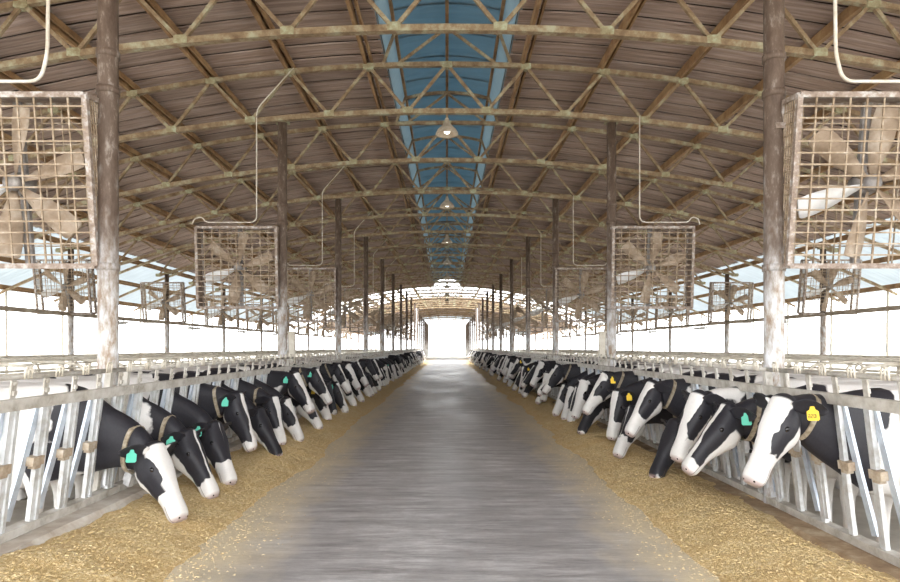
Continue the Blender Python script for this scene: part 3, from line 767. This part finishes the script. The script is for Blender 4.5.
def cow_mesh(pp):
    me = bpy.data.meshes.new('cow'); Q = pose(REST, *pp)
    me.from_pydata(Q.tolist(), [], CFACES); me.materials.append(M['cow']); me.materials.append(M['eye'])
    me.polygons.foreach_set('material_index', CMI); me.polygons.foreach_set('use_smooth', [True]*len(CFACES))
    a = me.attributes.new('rest', 'FLOAT_VECTOR', 'POINT'); a.data.foreach_set('vector', REST.astype(np.float32).ravel())
    a = me.attributes.new('head', 'FLOAT_VECTOR', 'POINT'); a.data.foreach_set('vector', HEADC.astype(np.float32).ravel())
    me.update(); return me
def posed(mb, name, mat, pp):
    P = pose(np.array(mb.v, dtype=np.float64), *pp); mb.v = [tuple(p) for p in P]; return mb.mesh(name, mat)
def collar_mesh():
    mb = MB(); ring = ell(Vector((0,0.585,1.085)), Vector((1,0,0)), Vector((0,-0.30,0.95)), .112, .168, .192, 26); mb.polybar(ring, 0.012, 0.036, (0,1,0.3), closed=True); return mb
def weight_mesh():
    mb = MB(); c = Vector((0,0.645,0.865)); mb.box(c, (0.06,0.05,0.075)); mb.box(c + Vector((0,0,-0.05)), (0.045,0.04,0.03)); return mb
def tag_mesh(s, anchor):
    # rounded house-shaped plate hanging from the middle of the ear, facing forward
    c = anchor; mb = MB(); shp = [(-.012,0), (.012,0), (.018,-.022), (.036,-.034), (.038,-.088), (.030,-.098), (-.030,-.098), (-.038,-.088), (-.036,-.034), (-.018,-.022)]
    dn = Vector((0,0.12,1)).normalized(); fw = Vector((s*0.75,0.62,0)).normalized(); sd = dn.cross(fw)
    mb.rings([[c + sd*a + dn*b + fw*(0.02+t) for a, b in shp] for t in (0.0, 0.005)])
    return mb
def ink_mesh(s, anchor):
    c = anchor; mb = MB(); dn = Vector((0,0.12,1)).normalized(); fw = Vector((s*0.75,0.62,0)).normalized(); sd = dn.cross(fw)
    for dig, ox in (('1',-.024), ('0',-.010), ('5',.007), ('6',.023)):
        seg = {'1':'bc','0':'abcdef','5':'afgcd','6':'afgedc'}[dig]
        for q in seg:
            cx, cz, wd, ht = {'a':(0,.012,.010,.004),'g':(0,0,.010,.004),'d':(0,-.012,.010,.004),'b':(.005,.006,.003,.012),'c':(.005,-.006,.003,.012),'f':(-.005,.006,.003,.012),'e':(-.005,-.006,.003,.012)}[q]
            p = c + sd*(s*(ox+cx)) + dn*(-.066+cz) + fw*0.0265
            mb.add([p - sd*wd/2 - dn*ht/2, p + sd*wd/2 - dn*ht/2, p + sd*wd/2 + dn*ht/2, p - sd*wd/2 + dn*ht/2], [(0,1,2,3)])
    return mb

# per cow: neck pitch, neck yaw (to the camera), head pitch, head yaw, roll | blaze, muzzle line, seed, body white | tag, label phrase
LEFT = [
 ((36, 26, -8, 12,0), (0.85,.62,.31,.74), 'g', 'with white forehead and muzzle, eating at the near end'),
 ((30, 14, -8, 10,0), (0.20,.70,.72,.85), 'g', 'black faced'),
 ((36, 24, -2, 20,0), (0.10,.62,.53,.80), 'g', 'with low head and pale muzzle'),
 (( 4,  8, 22,  6,0), (0.36,.80,.12,.70), 'g', 'with thin white blaze and head raised'),
 ((34, 10, -4, 12,0), (0.02,.95,.81,.65), None, 'black faced with lowered head'),
 ((16, 22, 10, 24,0), (0.45,.66,.44,.80), None, 'with white blaze'),
 ((26, 10,  0,  0,0), (0.70,.60,.66,.65), None, 'with broad white blaze and muzzle'),
 ((-6, 16, 20, 26,0), (0.50,.80,.27,.80), 'g', 'with raised head and white blaze'),
 ((34, 12, -4,  4,0), (0.30,.66,.91,.60), None, 'with pale nose near the feed'),
 ((-8,  6, 26, -6,0), (0.55,.66,.38,.60), 'g', 'looking up with striped face'),
 ((28, 20,  0, 24,0), (0.35,.60,.58,.70), 'y', 'with white muzzle and yellow tag'),
 ((18, 10, 12,  0,0), (0.05,.9,.17,.60), None, 'with all black face'),
]
RIGHT = [
 ((-10, 26, 26, 20,0), (0.74,.60,.84,.86), 'y', 'with wide white blaze, raised head and yellow tag'),
 (( 2,  8,  6,  0,0), (0.30,.84,.99,.75), 'g', 'with black face, white jaw and green tag'),
 ((-4, 18, 24, 20,0), (0.62,.68,.88,.80), None, 'with white blaze, peering past its neighbour'),
 ((38, 20, -2, 12,0), (0.02,.97,.33,.65), None, 'with black face pushed down into the feed'),
 ((-6, 14, 22,  6,0), (0.60,.62,.71,.80), None, 'with white blaze and muzzle and black cheeks'),
 ((32, 16, -2, 20,0), (0.15,.62,.47,.70), None, 'with lowered head and white muzzle'),
 ((10, 18, 20, 26,0), (0.55,.60,.62,.80), 'y', 'with yellow tag and white blaze'),
 ((-8,  8, 22,  0,0), (0.80,.52,.23,.75), 'y', 'with mostly white face'),
 ((36, 10,  0, 12,0), (0.04,.93,.55,.60), None, 'with black head in the feed'),
 (( 6, 20, 18, 20,0), (1.10,.45,.77,.80), None, 'with very white face'),
 ((20,  8,  8, -6,0), (0.42,.64,.41,.60), None, 'with narrow blaze'),
 ((26, 18,  0, 26,0), (0.70,.62,.19,.85), 'y', 'with broad blaze and lowered head'),
]
HEADPTS = REST[HEADC[:,0] > 0.3]
def settle(pp):
    """lift the head until the muzzle rests on the feed"""
    a, b, c, d, e = pp
    for _ in range(60):
        if pose(HEADPTS, a, b, c, d, e)[:,2].min() > 0.29: break
        c -= R(0.8); a -= R(1.2)
    return (a, b, c, d, e)
CS = 1.0; COWX = 3.07; COWZ = -0.24
for sx, side, tab in ((-1,'left',LEFT), (1,'right',RIGHT)):
    ts = -sx                                                       # local x of the side seen by the camera
    meshes = []
    for (np_, ny, hpp, hy, rl), *_ in tab:
        pp = (R(np_), R(ny*0.5)*ts, R(hpp), R(hy*0.6)*ts, R(rl)); pp = settle(pp); meshes.append((cow_mesh(pp), pp))
    colm = [None]*len(tab); tgm = {}
    n = int((64 - C0[sx])/PITCH); rnd = random.Random(20+sx)
    for i in range(n):
        k = i if i < len(tab) else rnd.randrange(len(tab))
        o = obj('cow', meshes[k][0])
        y = C0[sx] + i*PITCH
        o.location = (sx*(COWX + (rnd.uniform(-0.03, 0.05) if i else (0.05 if sx > 0 else 0))), y + rnd.uniform(-0.01, 0.01), COWZ); o.rotation_euler = (0, 0, R(90)*sx)
        coat = tab[k][1] if i < len(tab) else (rnd.choice((0.05,.3,.45,.6,.9)), rnd.uniform(.5,.85), rnd.random(), rnd.uniform(.6,1.0))
        o.color = coat
        if i < len(tab): tag(o, f'cow {tab[i][3]}, {ORD[i]} in {side} row', 'cow', f'{side} row of cows')
        else: tag(o, f'black and white cow, {ORD[i]} from the near end of the {side} row', 'cow', f'{side} row of cows')
        pp = meshes[k][1]; tg = tab[k][2] if i < len(tab) else (rnd.choice((None, 'g' if sx < 0 else 'y', None)) if i < 40 else None)
        if i < 16:
            if (sx < 0 and k in (0,1,3,5,9)) or (sx > 0 and k in (0,1,4,7)):
                if colm[k] is None: colm[k] = posed(collar_mesh(), 'collar', M['collar'], pp)
                c = obj('collar', colm[k], o)
                if i < 3:
                    obj('weight', posed(weight_mesh(), 'weight', M['bell'], pp), c)
                if sx > 0 and i == 0:
                    mb = MB(); mb.box((ts*0.113, 0.60, 1.12), (0.02,0.055,0.10)); obj('transponder', posed(mb, 'transponder', M['blue_strap'], pp), c)
        if tg:
            key = (k, tg)
            if key not in tgm: anc = Vector(pose(np.array([hp(-0.03, ts*0.19, 0.02)], dtype=np.float64), *pp)[0]); tgm[key] = tag_mesh(ts, anc).mesh('ear_tag', M['tag_green' if tg == 'g' else 'tag_yellow'])
            e = obj('ear_tag', tgm[key], o); e['label'] = ('green' if tg == 'g' else 'yellow') + ' plastic ear tag'
            if sx > 0 and i == 0: obj('tag_number', ink_mesh(ts, anc).mesh('tag_number', M['tag_ink']), e)

# ------------------------------------------------------------------ the second barn beyond the open yard
fb = thing('far_barn', 'second arched barn seen beyond the bright gap at the end of the alley', 'barn', (0, 68.6, 0))
def arch(x0, x1, y0, y1, dz=0.0):
    mb = MB(); rg = []
    for x in lin(x0, x1, 24):
        z = zroof(x) + dz; rg.append([(x, y0, z), (x, y1, z), (x, y1, z+0.05), (x, y0, z+0.05)])
    mb.rings(rg); return mb
arch(-14, 14, 0, 38).build('roof', M['roof'], fb)
arch(-14, 14, 38, 50).build('clear_roof', M['eave_blue'], fb)
for i in range(9):
    mb = MB(); mb.polybar([(x, i*6, ztop(x)) for x in lin(-14, 14, 20)], 0.1, 0.1); mb.polybar([(x, i*6, zbot(x)) for x in lin(-10, 10, 20)], 0.1, 0.1)
    for k in range(-7, 7): mb.polybar([(1.4*k, i*6, ztop(1.4*k)), (1.4*k+0.7, i*6, zbot(1.4*k+0.7)), (1.4*k+1.4, i*6, ztop(1.4*k+1.4))], 0.06, 0.06)
    mb.build('truss', M['steel_rust'], fb)
    for x in (-10.2, -3.4, 3.4, 10.2):
        mb = MB(); mb.tube([(x, i*6, -0.25), (x, i*6, zbot(x))], 0.1, 8); mb.build('post', M['post'], fb)
for k in range(-9, 10):
    mb = MB(); x = 1.5*k; mb.box((x, 25, zroof(x)-0.07), (0.09, 50, 0.12)); mb.build('purlin', M['purlin'], fb)
for s in (-1, 1):
    mb = MB(); mb.box((s*3.3, 25, 0.55), (0.1, 50, 1.0)); mb.build('feed_barrier', M['galv_dirty'], fb)
rnd = random.Random(3)
for s, side in ((-1,'left'), (1,'right')):
    for i in range(5):
        src = rnd.choice([o for o in bpy.data.objects if o.name.startswith('cow') and o.type == 'MESH'][:40])
        o = obj('cow', src.data); o.location = (s*3.9, 72 + i*2.1, -0.34); o.rotation_euler = (0,0,R(90)*s); o.color = (0.4,.8,rnd.random(),.4)
        tag(o, f'tiny far cow at the {side} of the second barn entrance, {ORD[i]} of its five', 'cow', f'far barn cows {side}')

hs = thing('farm_house', 'long pale low building far outside beyond the right open side', 'building', (48, 62, -0.35))
mb = MB(); mb.box((0, 0, 1.5), (6, 44, 3.0)); mb.build('wall', M['house'], hs)
mb = MB(); mb.rings([[(-3.4, y, 3.0), (3.4, y, 3.0), (0, y, 4.4)] for y in (-22.4, 22.4)]); mb.build('roof', M['house_roof'], hs)
for i in range(9):
    mb = MB(); mb.box((-3.02, -19 + i*4.6, 1.7), (0.08, 1.5, 1.1)); f = mb.build('window', M['tube_white'], hs)
    mb = MB(); mb.box((-3.05, -19 + i*4.6, 1.7), (0.06, 1.3, 0.9)); mb.build('pane', M['pane'], f)

# stub posts leaning behind the fence and far gateway posts with sunlight put in as white colour
for sx, side in ((-1,'left'), (1,'right')):
    mb = MB(); mb.polybar([(0,0,-0.24), (0,0,0.8), (sx*0.03,0,1.70)], 0.11, 0.09, (0,1,0)); mb.box((sx*0.03,0,1.71), (0.15,0.13,0.03))
    o = mb.build('stub_post', M['stall_pipe']); o.location = (sx*3.0, 12.6, 0)
    tag(o, f'short pale leaning post behind the {side} fence just past the second tall post', 'post')
    mb = MB(); mb.smooth = True; mb.tube([(0,0,-0.35), (0,0,zbot(3.1)-0.05)], 0.10, 12); mb.tube([(0,0,1.2), (0,0,1.4)], 0.13, 12)
    o = mb.build('gateway_post', M['tube_white']); o.location = (sx*3.1, 67.2, 0)
    tag(o, f'post coloured white for sunlight at the {side} of the far gateway', 'post')
